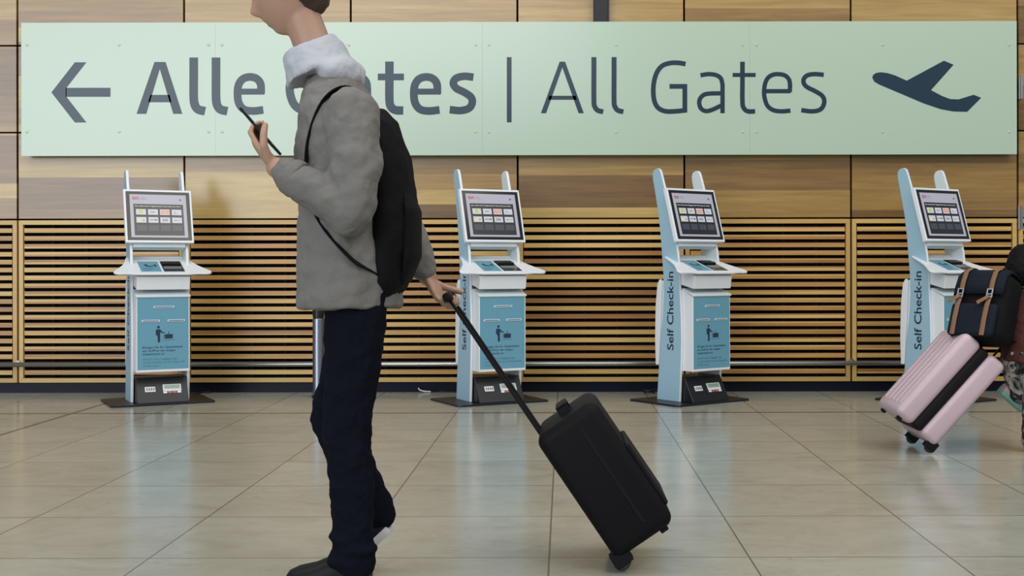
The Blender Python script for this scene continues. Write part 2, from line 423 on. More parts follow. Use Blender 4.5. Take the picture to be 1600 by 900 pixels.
for x in (42, 186, 326, 347, 545, 743, 764, 963, 1160.5, 1182, 1379, 1577):
    for y in (70, 206):
        u_, v_ = sp(x, y)
        MB().loft([(u_,0.0,v_),(u_,-0.003,v_),(u_,-0.0045,v_)], [0.0095,0.0095,0.006], 16).build('screw_cap', M['sign'], sign)

def stroke(pts, wd):
    """flat ribbon outline pieces (quads) along a centreline with mitred joins, wd in the same units"""
    pts = [Vector(p) for p in pts]; L = []; Rr = []; k = len(pts)
    for i, p in enumerate(pts):
        d0 = (p - pts[i-1]).normalized() if i else None
        d1 = (pts[i+1] - p).normalized() if i < k-1 else None
        if d0 is None: d = d1; sc_ = 1
        elif d1 is None: d = d0; sc_ = 1
        else:
            d = (d0 + d1).normalized(); sc_ = 1 / max(0.45, d.dot(d1))
        nrm = Vector((-d.y, d.x)) * wd/2 * sc_
        L.append(p + nrm); Rr.append(p - nrm)
    return L, Rr
def smooth_path(pts, sub=5):
    """Catmull-Rom through points; a point repeated twice keeps a corner"""
    out = []; segs = []; cur = [pts[0]]
    for p in pts[1:]:
        if p == cur[-1]: segs.append(cur); cur = [p]
        else: cur.append(p)
    segs.append(cur)
    res = []
    for c in segs:
        if len(c) < 3: res.append([Vector(p) for p in c]); continue
        c = [Vector(p) for p in c]; e = [2*c[0]-c[1]] + c + [2*c[-1]-c[-2]]; o = []
        for i in range(1, len(e)-2):
            for s_ in range(sub):
                t_ = s_/sub; p0, p1, p2, p3 = e[i-1:i+3]
                o.append(0.5*((2*p1)+(p2-p0)*t_+(2*p0-5*p1+4*p2-p3)*t_**2+(3*p1-p0-3*p2+p3)*t_**3))
        o.append(c[-1]); res.append(o)
    path = []
    for r_ in res:
        path += r_ if not path else r_[1:]
    return path
class Letters:
    def __init__(s, f): s.mb = MB(); s.f = f; s.k = 0
    def conv(s, p): return sp(*s.f(p[0], p[1]))
    def ribbon(s, pts, wd, curved=True):
        L, Rr = stroke(smooth_path(pts) if curved else pts, wd)
        s.k += 1; dy = 0.0004 + 0.00006*(s.k % 4)
        vs = []
        for a_, b_ in zip(L, Rr):
            u_, v_ = s.conv(a_); vs.append((u_, -dy, v_)); u_, v_ = s.conv(b_); vs.append((u_, -dy, v_))
        # a thin film with thickness
        n_ = len(vs); vs2 = [(x, 0.0, z) for x, _, z in vs]
        fs = []
        for i in range(0, n_-2, 2):
            fs += [(i, i+2, i+3, i+1), (n_+i, n_+i+1, n_+i+3, n_+i+2), (i, n_+i, n_+i+2, i+2), (i+1, i+3, n_+i+3, n_+i+1)]
        fs += [(0, 1, n_+1, n_), (n_-2, 2*n_-2, 2*n_-1, n_-1)]
        s.mb.add(vs + vs2, fs)
    def poly(s, pts):
        s.mb.prism([s.conv(p) for p in pts], -0.0005, 0.0)
    def done(s, name): return s.mb.build(name, M['sign_ink'], sign)

# regular weight "| All Gates"
rg = lambda x, y: (760 + x/2.667, y/2.667)
L = Letters(rg); L.poly([(85,238),(105,238),(105,510),(85,510)]); L.done('divider_bar')
L = Letters(rg)
L.poly([(227,472),(305,257),(317,257),(317,280),(249,472)]); L.poly([(316,257),(328,257),(406,472),(384,472),(316,280)]); L.poly([(262,399),(372,399),(376,416),(258,416)])
for dx in (0, 84): L.ribbon([(448+dx,238),(448+dx,300),(448+dx,420),(452+dx,445),(464+dx,460),(487+dx,466)], 21)
L.ribbon([(830,267),(800,262),(765,263),(732,275),(709,305),(697,350),(696,395),(703,430),(720,453),(748,464),(785,464),(827,460),(827,460),(827,360),(827,360),(763,360)], 20)
L.ribbon([(892,314),(925,309),(957,313),(977,327),(984,352),(984,352),(984,472)], 18.5)
L.ribbon([(984,389),(930,390),(905,396),(890,412),(887,432),(895,453),(915,463),(942,457),(984,437)], 18.5)
L.ribbon([(1067,257),(1067,330),(1067,425),(1073,451),(1090,464),(1120,464)], 19.5); L.poly([(1026,304),(1122,304),(1122,321),(1026,321)])
L.ribbon([(1267,461),(1232,464),(1198,460),(1173,443),(1161,415),(1157,385),(1161,350),(1173,325),(1193,312),(1217,309),(1243,314),(1260,330),(1265,352),(1264,384)], 18.5); L.poly([(1160,371),(1268,371),(1268,389),(1160,389)])
L.ribbon([(1406,312),(1370,309),(1340,313),(1323,328),(1323,348),(1338,364),(1368,379),(1398,398),(1408,420),(1402,445),(1384,460),(1352,464),(1312,459)], 19)
L.done('english_lettering')
# bold weight "Alle Gates"
bd = lambda x, y: (200 + x/2.857, 80 + y/2.857)
L = Letters(bd)
L.poly([(38,280),(118,48),(143,48),(142,80),(82,280)]); L.poly([(143,48),(168,48),(243,280),(202,280),(142,80)]); L.poly([(100,195),(186,195),(194,228),(90,228)])
for x in (293.5, 393): L.ribbon([(x,28),(x,110),(x,205),(x+5,240),(x+20,260),(x+51,268)], 39)
E = [(1391,262),(1345,267),(1305,260),(1282,232),(1276,190),(1281,150),(1300,124),(1330,115),(1360,122),(1379,146),(1381,190)]
for dx in (-787, 0):
    L.ribbon([(x+dx, y) for x, y in E], 35); L.poly([(x+dx, y) for x, y in ((1281,167),(1392,167),(1396,178),(1396,194),(1281,194))])
L.ribbon([(880,72),(835,66),(780,72),(742,100),(724,145),(724,190),(742,238),(778,264),(825,268),(868,260),(868,260),(868,160),(868,160),(812,160)], 37)
L.ribbon([(966,116),(1005,111),(1042,118),(1062,138),(1067,165),(1067,165),(1067,282)], 37)
L.ribbon([(1066,186),(1005,188),(965,196),(947,222),(955,254),(980,264),(1015,256),(1066,236)], 33)
L.ribbon([(1167,46),(1167,110),(1167,215),(1174,248),(1194,263),(1229,265)], 38); L.poly([(1115,100),(1232,100),(1232,130),(1115,130)])
L.ribbon([(1542,116),(1500,112),(1465,121),(1452,143),(1466,166),(1500,183),(1530,204),(1537,228),(1523,254),(1485,265),(1436,261)], 34)
L.done('german_lettering')
L = Letters(lambda x, y: (x/3.4625, y/3.4625))
L.poly([(278,500),(405,337),(468,337),(360,475),(360,524),(468,663),(405,663)]); L.poly([(355,475),(598,475),(598,524),(355,524)])
L.done('arrow')
L = Letters(lambda x, y: (1300 + x/2.5, y/2.5))
L.poly([(157,303),(161,292),(172,285),(190,282),(215,285),(245,294),(292,315),(437,237),(475,253),(387,352),(430,375),(462,387),(495,388),(553,370),(583,382),(528,437),(475,436),(425,427),(360,405),(183,330),(165,319)])
L.done('aeroplane')

# ------------------------------------------------------------------ check-in kiosk
def make_kiosk():
    k = empty('check_in_kiosk')
    # side panels
    fr = [(0.020,0.012),(0.012,0.15),(0.004,0.30),(0.0,0.42),(0.004,0.56),(0.013,0.70),(0.022,0.86),(0.034,0.96),(0.056,1.06),(0.100,1.20),(0.150,1.36),(0.190,1.475),(0.202,1.500),(0.220,1.509)]
    bk = [(0.245,1.507),(0.265,1.497),(0.274,1.475),(0.270,1.44),(0.250,1.36),(0.214,1.20),(0.194,1.06),(0.182,0.94),(0.170,0.82),(0.166,0.70),(0.176,0.56),(0.194,0.42),(0.212,0.25),(0.234,0.012)]
    prof = fr + bk
    for s in (-1, 1):
        mb = MB(); xo, xi = (-0.1825, -0.1645) if s < 0 else (0.1645, 0.1825)
        mb.prism(prof, xo, xi, 'yz', 0, 1 if s < 0 else 2, 2 if s < 0 else 1)
        sd = mb.build('side_panel', [M['white'], M['blue'], M['pale']], k, 0.003)
        if s < 0:
            mb = MB()   # vertical writing, read from below upwards, on the outer face
            Mx = Matrix.Translation((-0.1832, 0.074, 0.338)) @ Matrix(((0,0,-1,0),(0,1,0,0),(1,0,0,0),(0,0,0,1)))
            put_text(mb, 'Self Check-in', Mx, 0.502, 0.058, 0, 0.014)
            mb.build('lettering', M['ink'], sd, fix=False)
    # foot
    pl = [(-0.32,-0.10),(-0.30,-0.12),(0.30,-0.12),(0.32,-0.10),(0.32,0.34),(0.30,0.36),(-0.30,0.36),(-0.32,0.34)]
    MB().prism(pl, 0.0, 0.012, 'xy').build('base_plate', M['black_metal'], k, 0.002)
    mb = MB(); mb.prism([(-0.086,0.012),(0.0,0.168),(0.19,0.168),(0.19,0.012)], -0.158, 0.158, 'yz')
    ph = mb.build('scale_housing', M['black_metal'], k, 0.004)
    d = Vector((0, 0.086, 0.156)).normalized()        # up the sloped face
    Ms = Matrix.Translation((0, -0.0865, 0.0124)) @ Matrix(((1,0,0,0),(0,d.y,-d.z,0),(0,d.z,d.y,0),(0,0,0,1)))
    mb = MB(); mb.box(-0.105,-0.042,0.078,0.112,0.0,0.003,0,Ms)
    for i in range(4): mb.box(-0.098+i*0.014,-0.088+i*0.014,0.085,0.105,0.0031,0.0033,1,Ms)
    mb.build('label_plate', [M['white'], M['plastic_grey']], ph, fix=False)
    mb = MB(); mb.box(0.005,0.118,0.078,0.125,0.0,0.003,0,Ms); mb.box(0.014,0.110,0.094,0.120,0.0031,0.0034,1,Ms)
    for i, mm in enumerate((2,3,3,2)): mb.box(0.006+i*0.029,0.029+i*0.029,0.064,0.076,0.0,0.003,mm,Ms)
    mb.build('weight_display', [M['pale'], M['lcd'], M['white'], M['red']], ph, fix=False)
    # front cabinet with blue graphic
    mb = MB(); mb.prism([(-0.087,0.209),(-0.087,0.682),(0.01,0.725),(0.16,0.725),(0.16,0.209)], -0.1635, 0.1635, 'yz')
    mb.prism([(-0.096,0.683),(-0.096,0.695),(0.01,0.735),(0.01,0.727)], -0.168, 0.168, 'yz', 1)
    cb = mb.build('cabinet', [M['white'], M['pale']], k, 0.0025)
    mb = MB(); yf = -0.0875
    mb.box(-0.158,0.156,yf-0.001,yf+0.0004,0.226,0.680,0)
    for (a_, b_, z_) in ((-0.060,0.066,0.622),(-0.132,-0.022,0.535),(0.026,0.132,0.535)):
        mb.box(a_,b_,yf-0.0045,yf-0.001,z_-0.006,z_+0.006,1); mb.box(a_+0.006,b_-0.006,yf-0.0055,yf-0.0045,z_-0.0022,z_+0.0022,2)
    gp = mb.build('graphic_panel', [M['panel_blue'], M['white'], M['ink']], cb)
    mb = MB(); y_ = yf-0.0014
    def fp(poly): mb.add([(x, y_, z) for x, z in poly], [tuple(range(len(poly)))], 0)
    def disc(cx, cz, r_): fp([(cx+r_*cos(2*pi*i/20), cz+r_*sin(2*pi*i/20)) for i in range(20)])
    disc(-0.030, 0.494, 0.0085)
    fp([(-0.043,0.481),(-0.022,0.481),(-0.019,0.462),(-0.020,0.398),(-0.034,0.398),(-0.036,0.440),(-0.046,0.444),(-0.047,0.470)])
    fp([(-0.024,0.481),(-0.017,0.477),(-0.004,0.462),(0.008,0.462),(0.010,0.457),(-0.006,0.454),(-0.021,0.464)])
    fp([(0.008,0.420),(0.058,0.420),(0.058,0.448),(0.008,0.448)]); fp([(0.031,0.448),(0.036,0.448),(0.035,0.466),(0.031,0.466)])
    fp([(0.000,0.424),(0.002,0.424),(0.002,0.443),(0.000,0.443)]); fp([(0.0,0.441),(0.008,0.441),(0.008,0.443),(0.0,0.443)]); fp([(0.0,0.424),(0.008,0.424),(0.008,0.426),(0.0,0.426)])
    for i in range(8): fp([(-0.006+i*0.010,0.4095),(-0.001+i*0.010,0.4095),(-0.001+i*0.010,0.413),(-0.006+i*0.010,0.413)])
    mb.build('pictogram', M['ink'], gp, fix=False)
    def T(z_, x_=-0.126): return Matrix.Translation((x_, y_, z_)) @ Matrix.Rotation(R(90), 4, 'X')
    mb = MB()
    for s_, z_, wd in (('Bringen Sie Ihr Gepäcklabel', 0.361, 0.243), ('am Griff an der langen', 0.340, 0.200), ('Gepäckseite an', 0.319, 0.132)):
        put_text(mb, s_, T(z_), wd, 0.0125, 0, 0.012)
    for s_, z_, wd in (('Attach your baggage tag', 0.287, 0.208), ('to the handle on the long side', 0.266, 0.258), ('of the case', 0.245, 0.096)):
        put_text(mb, s_, T(z_), wd, 0.012, 1, 0.0)
    mb.build('instructions', [M['ink'], M['ink_soft']], gp, fix=False)
    # rear housing bulging out behind
    mb = MB(); mb.prism([(0.10,0.235),(0.232,0.235),(0.240,0.40),(0.232,0.62),(0.215,0.76),(0.195,0.785),(0.10,0.785)], -0.1635, 0.1635, 'yz')
    for s in (-1, 1): mb.prism([(0.222,0.235),(0.250,0.235),(0.256,0.40),(0.250,0.62),(0.232,0.76),(0.212,0.79),(0.20,0.79),(0.19,0.76),(0.20,0.6)], s*0.1635, s*0.180, 'yz')
    mb.build('rear_housing', M['white'], k, 0.004)
    # printer housing under the desk
    mb = MB(); mb.prism([(-0.107,0.815),(-0.092,0.731),(0.02,0.757),(0.16,0.757),(0.16,0.90),(0.10,0.885)], -0.1635, 0.1635, 'yz', 0)
    mb.build('printer_housing', M['white'], k, 0.003)
    # sloping desk with ears
    a0 = (-0.13, 0.822); a1 = (0.15, 0.928); dv = Vector((0, a1[0]-a0[0], a1[1]-a0[1])); Ld = dv.length; dv.normalize()
    Md = Matrix.Translation((0, a0[0], a0[1])) @ Matrix(((1,0,0,0),(0,dv.y,-dv.z,0),(0,dv.z,dv.y,0),(0,0,0,1)))
    half = [(0.150,0.0),(0.185,0.006),(0.215,0.010),(0.262,0.008),(0.285,0.012),(0.298,0.026),(0.300,0.042),(0.292,0.060),(0.265,0.100),(0.235,0.150),(0.212,0.210),(0.200,0.262),(0.190,Ld)]
    poly = half + [(-x, y) for x, y in half[::-1]]
    mb = MB(); mb.prism(poly, 0.0, 0.013, 'xy', 1, 1, 0, M=Md)
    dk = mb.build('desk', [M['white'], M['white']], k, 0.004, seg=3)
    mb = MB(); mb.box(-0.135,-0.010,0.035,0.215,0.0134,0.0142,0,Md)
    for q in (-0.105, -0.062):
        pass
    def dp(poly, mm=1): mb.add([(x, y, 0.0146) for x, y in poly], [tuple(range(len(poly)))], mm, Md)
    dp([(-0.098,0.135),(-0.088,0.120),(-0.048,0.120),(-0.048,0.135),(-0.078,0.137),(-0.084,0.160),(-0.096,0.165),(-0.104,0.150)])
    dp([(-0.047,0.150),(-0.036,0.120),(-0.026,0.124),(-0.028,0.158),(-0.040,0.162)])
    for i, q in enumerate((0.095, 0.082, 0.064, 0.052)): dp([(-0.118,q),(-0.040-0.012*i,q),(-0.040-0.012*i,q+0.004),(-0.118,q+0.004)], 2)
    mb.build('help_panel', [M['panel_blue'], M['ink'], M['ink_soft']], dk, fix=False)
    mb = MB(); mb.box(0.004,0.132,0.035,0.215,0.0134,0.0150,0,Md)
    mb.box(0.010,0.126,0.150,0.176,0.015,0.024,1,Md); mb.box(0.012,0.124,0.080,0.118,0.015,0.017,2,Md); mb.box(0.010,0.126,0.186,0.205,0.015,0.020,1,Md)
    mb.build('scanner_tray', [M['glass_black'], M['black_metal'], M['plastic_grey']], dk)
    mb = MB(); mb.prism([(0.122,0.915),(0.128,0.944),(0.150,0.947),(0.163,0.915)], -0.1635, 0.1635, 'yz')
    mb.build('back_ledge', M['pale'], k, 0.002)
    # screen
    zb, zt, yb, yt = 1.033, 1.377, 0.0053, 0.1088
    up = Vector((0, yt-yb, zt-zb)); Hs = up.length; up.normalize()
    Mm = Matrix.Translation((0, yb, zb)) @ Matrix(((1,0,0,0),(0,up.y,-up.z,0),(0,up.z,up.y,0),(0,0,0,1)))
    Wh = 0.212
    mb = MB(); mb.box(-Wh, Wh, 0, Hs, -0.030, 0.0, 0, Mm); mb.box(-0.163,0.163,-0.022,Hs-0.05,-0.10,-0.0305,1,Mm)
    fr_ = mb.build('screen_frame', [M['white'], M['pale']], k, 0.0025)
    mb = MB(); mb.box(-Wh+0.013, Wh-0.013, 0.015, Hs-0.014, 0.0002, 0.0012, 0, Mm)
    bz = mb.build('bezel', M['glass_black'], fr_)
    DW = 0.352; dx0 = -DW/2+0.0; dy0, dy1 = 0.034, Hs-0.034; DH = dy1-dy0
    mats = [M['d_bg'],M['d_dark'],M['d_tile'],M['d_grey'],M['d_green'],M['d_orange'],M['d_red'],M['d_yellow'],M['d_blue'],M['d_ink'],M['d_white']]
    mb = MB(); lv = [0.0016]
    def rc(x0, x1, y0, y1, mm, z_=None):     # fractions of the display, y down
        z_ = z_ if z_ else lv[0]
        X0_, X1_ = dx0+DW*x0, dx0+DW*x1; Y1_, Y0_ = dy1-DH*y0, dy1-DH*y1
        mb.add([(X0_,Y0_,z_),(X1_,Y0_,z_),(X1_,Y1_,z_),(X0_,Y1_,z_)], [(0,1,2,3)], mm, Mm)
    rc(0,1,0,1,0); rc(0.06,0.94,0.225,0.955,1,0.0019)
    def tx(s_, x_, y_, wd, h_, mm, bold=0.0, z_=0.0026):
        put_text(mb, s_, Mm @ Matrix.Translation((dx0+DW*x_, dy1-DH*y_, z_)), DW*wd, DH*h_, mm, bold)
    tx('BER', 0.05, 0.125, 0.115, 0.062, 6, 0.015); tx('Berlin Brandenburg', 0.185, 0.088, 0.09, 0.018, 9); tx('Airport Willy Brandt', 0.185, 0.125, 0.105, 0.018, 6)
    for i in range(10):
        pass
    c_ = (dx0+DW*0.895, dy1-DH*0.115)
    mb.add([(c_[0]+0.0065*cos(2*pi*i/16), c_[1]+0.0065*sin(2*pi*i/16), 0.0022) for i in range(16)], [tuple(range(16))], 9, Mm)
    tx('Bitte wählen Sie Ihre Fluggesellschaft / Please select your airline', 0.09, 0.285, 0.80, 0.022, 10, 0.01)
    for r_ in range(3):
        for c in range(4):
            x0 = 0.10+c*0.21; y0 = 0.345+r_*0.185
            rc(x0, x0+0.175, y0, y0+0.13, 2 if r_ < 2 else 3, 0.0022)
    def tl(c, r_): return 0.10+c*0.21, 0.345+r_*0.185
    x, y = tl(0,0); rc(x+0.05,x+0.115,y+0.02,y+0.10,4,0.0025)
    x, y = tl(1,0); rc(x+0.04,x+0.12,y+0.058,y+0.072,9 if False else 3,0.0025)
    x, y = tl(2,0); rc(x+0.015,x+0.16,y+0.03,y+0.10,5,0.0025); rc(x+0.03,x+0.145,y+0.055,y+0.075,2,0.0028)
    x, y = tl(3,0); rc(x+0.04,x+0.075,y+0.05,y+0.08,8,0.0025); rc(x+0.04,x+0.13,y+0.085,y+0.095,8,0.0025)
    x, y = tl(0,1); rc(x+0.03,x+0.09,y+0.06,y+0.10,7,0.0025); rc(x+0.10,x+0.15,y+0.07,y+0.082,3,0.0025)
    x, y = tl(1,1); rc(x+0.02,x+0.09,y+0.055,y+0.07,3,0.0025); rc(x+0.10,x+0.155,y+0.05,y+0.075,9,0.0025)
    x, y = tl(2,1); tx('SAS', x+0.035, y+0.09, 0.10, 0.055, 9, 0.02)
    x, y = tl(3,1); rc(x+0.03,x+0.10,y+0.06,y+0.072,3,0.0025); rc(x+0.12,x+0.15,y+0.05,y+0.08,8,0.0025)
    mb.build('display', mats, bz, fix=False)
    return k

KI = [(-2.594, 7.758, 28.6, 'white and blue check-in kiosk, leftmost of the four, beside the walking person'),
      (-0.436, 7.760, 28.4, 'white and blue check-in kiosk second from left, behind the black suitcase'),
      (0.885, 7.764, 37.0, 'white and blue check-in kiosk third from left, standing clear of all luggage'),
      (2.474, 7.750, 32.0, 'rightmost white and blue check-in kiosk, behind the pink suitcase and child')]
kp = make_kiosk()
for i, (x, y, a_, lab) in enumerate(KI):
    o = kp if i == 0 else copy_tree(kp)
    o.location = (x, y, 0); o.rotation_euler.z = R(a_)
    tag(o, lab, 'kiosk', 'self check-in kiosks in front of the slatted wall')

def crv(pts, n=8):
    e = [2*pts[0]-pts[1]] + pts + [2*pts[-1]-pts[-2]]; o = []
    for i in range(1, len(e)-2):
        for s_ in range(n):
            t_ = s_/n; p0, p1, p2, p3 = e[i-1:i+3]
            o.append(0.5*((2*p1)+(p2-p0)*t_+(2*p0-5*p1+4*p2-p3)*t_**2+(3*p1-p0-3*p2+p3)*t_**3))
    o.append(pts[-1]); return o
# cables on the floor
def cable(pts, r, mm, lab, name='cable'):
    mb = MB(); mb.loft(smooth_path([tuple(p) for p in pts], 6) if False else pts, r, 10); o = mb.build(name, mm, None, smooth=True); tag(o, lab, 'cable'); return o
def floor_px(x, y, z=0.006):
    Y = F*H/(y-CY); q = P(x, y, Y); q.z = z; return q
cab = empty('cable', floor_px(660, 613, 0)); co = cab.location
def rel(x, y, z): q = P(x, y, co.y+0.0); return Vector((q.x-co.x, 0.0, z))
pts = [rel(652.5,0,0.032), rel(655,0,0.018), rel(662,0,0.009), rel(672,0,0.006)]
MB().loft(crv(pts), 0.005, 10).build('plug_end', M['cable_white'], cab, smooth=True)
pts = [rel(672,0,0.006), rel(685,0,0.006)+Vector((0,0.03,0)), rel(700,0,0.006)+Vector((0,0.01,0)), rel(716,0,0.006)+Vector((0,-0.02,0))]
MB().loft(crv(pts), 0.004, 10).build('cord', M['black_metal'], cab, smooth=True)
tag(cab, 'loose cable with white end lying at the wall foot left of second kiosk', 'cable')
for (px_, lab, sgn) in ((1018, 'coiled black cable lying behind the third kiosk from left', 1),):
    c = floor_px(px_, 617, 0.0); mb = MB(); pts = []
    for i in range(60):
        t_ = i/59*4*pi; r_ = 0.035+0.006*sin(t_*0.7)
        pts.append(Vector((c.x-0.01+r_*cos(t_), c.y+0.08+r_*0.9*sin(t_), 0.006+0.007*t_/pi/1.3)))
    pts.append(Vector((c.x+0.10, c.y-0.0, 0.02)))
    mb.loft(pts, 0.005, 10); tag(mb.build('cable', M['black_metal'], None, smooth=True), lab, 'cable')
c = floor_px(300, 616, 0); pts = crv([Vector((c.x-0.10,c.y+0.02,0.018)), Vector((c.x,c.y+0.05,0.006)), Vector((c.x+0.04,c.y+0.10,0.006)), Vector((c.x+0.09,c.y+0.13,0.006))])
tag(MB().loft(pts, 0.005, 10).build('cable', M['black_metal'], None, smooth=True), 'short black cable behind the leftmost kiosk', 'cable')

# ------------------------------------------------------------------ people
def soft(o, voxel, smooth=6, folds=None):
    r = o.modifiers.new('remesh', 'REMESH'); r.mode = 'VOXEL'; r.voxel_size = voxel; r.use_smooth_shade = True
    s = o.modifiers.new('smooth', 'SMOOTH'); s.iterations = smooth; s.factor = 0.5
    if folds:
        t_ = bpy.data.textures.new('folds', 'CLOUDS'); t_.noise_scale = folds[0]; t_.noise_depth = 2
        d = o.modifiers.new('folds', 'DISPLACE'); d.texture = t_; d.strength = folds[1]; d.mid_level = 0.5; d.texture_coords = 'LOCAL'
    return o

def head(mb, c, fwd, up, s=1.0, m=0):
    """head with face: c centre, fwd where it looks, s = scale (1: 0.235 m tall)"""
    fwd = Vector(fwd).normalized(); up = (Vector(up) - fwd*Vector(up).dot(fwd)).normalized(); lf = up.cross(fwd)
    Q = Matrix.Translation(c) @ Matrix(((fwd.x,lf.x,up.x,0),(fwd.y,lf.y,up.y,0),(fwd.z,lf.z,up.z,0),(0,0,0,1))) @ Matrix.Scale(s, 4)
    n, k = 48, 40; vs = []; fs = []
    def g(v, c0, w_): return math.exp(-((v-c0)/w_)**2)
    for i in range(k+1):
        a = pi*i/k; z = 0.118*cos(a); rr = sin(a)**0.92
        for j in range(n):
            b = 2*pi*j/n; x = 0.100*rr*cos(b); y = 0.077*rr*sin(b)
            if z < 0:
                t_ = -z/0.118; y *= 1-0.28*t_; x = x*(1-0.10*t_) + 0.012*t_ if x > 0 else x*(1-0.42*t_)
            f_ = max(0, cos(b))**2
            if x > 0.02:
                x += 0.024*g(y,0,0.010)*g(z,-0.022,0.016) + 0.012*g(y,0,0.008)*g(z,0.000,0.022)      # nose
                x += 0.006*g(z,0.034,0.012)*g(y,0,0.05) - 0.010*(g(y,0.030,0.015)+g(y,-0.030,0.015))*g(z,0.014,0.013)
                x += 0.006*g(y,0,0.020)*g(z,-0.056,0.006) + 0.005*g(y,0,0.018)*g(z,-0.068,0.006) - 0.003*g(y,0,0.024)*g(z,-0.062,0.003)
                x += 0.008*g(y,0,0.022)*g(z,-0.098,0.014)
            vs.append((x, y, z))
    for i in range(k):
        for j in range(n):
            a, b = i*n+j, i*n+(j+1)%n; fs.append((a, a+n, b+n, b))
    mb.add(vs, fs, m, Q)
    for sg in (-1, 1):      # ears
        q = Q @ Matrix.Translation((-0.006, sg*0.076, -0.004)) @ Matrix.Rotation(sg*R(18), 4, 'Z')
        vv = MB().ball((0,0,0), (0.017,0.007,0.031), 14, 10); mb.add(vv.v, vv.f, m, q)
    return Q
def hand(mb, wrist, d, nrm, curl=0.5, thumb=1, s=1.0, spread=1.0):
    """palm + four fingers + thumb. d: direction of the hand, nrm: side towards which the fingers close"""
    d = Vector(d).normalized(); nrm = Vector(nrm); nrm = (nrm - d*nrm.dot(d)).normalized(); sd = d.cross(nrm)
    wrist = Vector(wrist)
    mb.loft([wrist-d*0.01*s, wrist+d*0.02*s, wrist+d*0.055*s, wrist+d*0.088*s], [(0.026*s,0.019*s),(0.032*s,0.017*s),(0.040*s,0.015*s),(0.038*s,0.011*s)], 16, side=tuple(sd))
    for i, (o_, L_) in enumerate(((-0.029,0.070),(-0.0095,0.080),(0.0100,0.074),(0.0285,0.058))):
        p = wrist + d*0.084*s + sd*o_*s*spread; r_ = 0.0088*s*(0.9 if i == 3 else 1); pts = [p - d*0.02*s]; a = 0.12 + 0.25*curl
        for q, f_ in enumerate((0.45, 0.30, 0.25)):
            pts.append(p := (pts[-1] if q else p) + (d*cos(a) + nrm*sin(a)) * L_*f_*s); a += curl*1.25
        for q in range(3): mb.capsule(pts[q], pts[q+1], r_*(1-0.08*q), r_*(1-0.08*(q+1)), 10)
    p0 = wrist + d*0.022*s - sd*0.024*s*thumb; p1 = p0 + (d*0.6 - sd*0.75*thumb + nrm*0.35).normalized()*0.038*s
    p2 = p1 + (d*0.75 - sd*0.25*thumb + nrm*0.65).normalized()*0.032*s; p3 = p2 + (d*0.7 + sd*0.1*thumb + nrm*0.7).normalized()*0.025*s
    for a, b, ra, rb in ((p0,p1,0.014,0.0115),(p1,p2,0.0115,0.0105),(p2,p3,0.0105,0.009)): mb.capsule(a, b, ra*s, rb*s, 10)
def eyes(Q, parent, origin, s=1.0):
    for sg in (-1, 1):
        mb = MB(); q = Matrix.Translation(-origin) @ Q
        mb.ball((0.0795, sg*0.030, 0.014), (0.0115,0.0135,0.0085), 16, 10, 0, q); mb.ball((0.0880, sg*0.030, 0.014), (0.0035,0.0052,0.0052), 12, 8, 1, q)
        mb.build('eye', [M['eye_white'], M['iris']], parent, smooth=True)
def shoe(mb, ankle, heel, toe, wd=0.048, m_up=0, m_sole=1, s=1.0):
    """heel/toe: points on the sole line; lofted upper + sole"""
    ankle, heel, toe = Vector(ankle), Vector(heel), Vector(toe)
    d = (toe-heel).normalized(); sd = Vector((0,1,0)); sd = (sd - d*sd.dot(d)).normalized(); up = d.cross(sd)
    if up.dot(ankle-heel) < 0: up = -up
    L_ = (toe-heel).length
    prof = [(0.0,0.055,0.62),(0.10,0.085,0.80),(0.28,0.098,0.82),(0.45,0.075,0.92),(0.65,0.056,1.05),(0.85,0.046,0.98),(0.96,0.034,0.75),(1.0,0.020,0.45)]
    n = 16; vs = []; fs = []
    for t_, h_, w_ in prof:
        h_ *= s
        for j in range(n):
            a = pi*j/(n-1); vs.append(heel + d*L_*t_ + sd*wd*w_*cos(a) + up*(0.018*s + h_*sin(a)**0.7))
    for i in range(len(prof)-1):
        for j in range(n-1): a = i*n+j; fs.append((a, a+1, a+n+1, a+n))
        fs.append((i*n+n-1, i*n, (i+1)*n, (i+1)*n+n-1))
    fs.append(tuple(range(n))); fs.append(tuple((len(prof)-1)*n+j for j in range(n)))
    mb.add(vs, fs, m_up)
    out = []
    for t_, h_, w_ in prof: out.append((t_, w_*1.06))
    ring = [heel + d*L_*t_*1.0 + sd*wd*w_ for t_, w_ in out] + [heel + d*L_*t_ - sd*wd*w_ for t_, w_ in out[::-1]]
    k = len(ring); vs = ring + [p + up*0.022*s for p in ring]
    fs = [tuple(range(k)), tuple(k+i for i in range(k))[::-1]] + [(i, (i+1)%k, k+(i+1)%k, k+i) for i in range(k)]
    mb.add(vs, fs, m_sole)

# --- the walking adult in the foreground
D0 = 3.39
org = P(552, 905, D0); org.z = 0
def A(px, py, dy=0.0): return P(px, py, D0+dy) - org
man = empty('person', org); tag(man, 'person in pale grey jacket and dark jeans striding left, looking at a phone', 'person')
hc = A(452, -12); hf = Vector((-0.92, -0.05, -0.35)); hu = Vector((-0.35, 0, 0.94))
nearS, farS = A(548,178,-0.175), A(556,180,0.175)
nE, nW = A(548,330,-0.235), A(432,262,-0.20)
fE, fW = A(618,322,0.235), A(668,432,0.225)
hip = [A(556,440,-0.085), A(560,440,0.085)]; kn = [A(541,668,-0.10), A(518,655,0.09)]; an = [A(552,868,-0.10), A(592,812,0.09)]
mb = MB()
Q = head(mb, hc, hf, hu)
mb.limb([A(470,22), A(490,75), A(515,125)], [0.052, 0.053, 0.07])
mb.loft([A(510,125), A(528,170), A(538,230), A(540,320), A(543,400), A(545,450)], [(0.08,0.06),(0.160,0.080),(0.168,0.095),(0.145,0.085),(0.150,0.085),(0.13,0.08)], 24)
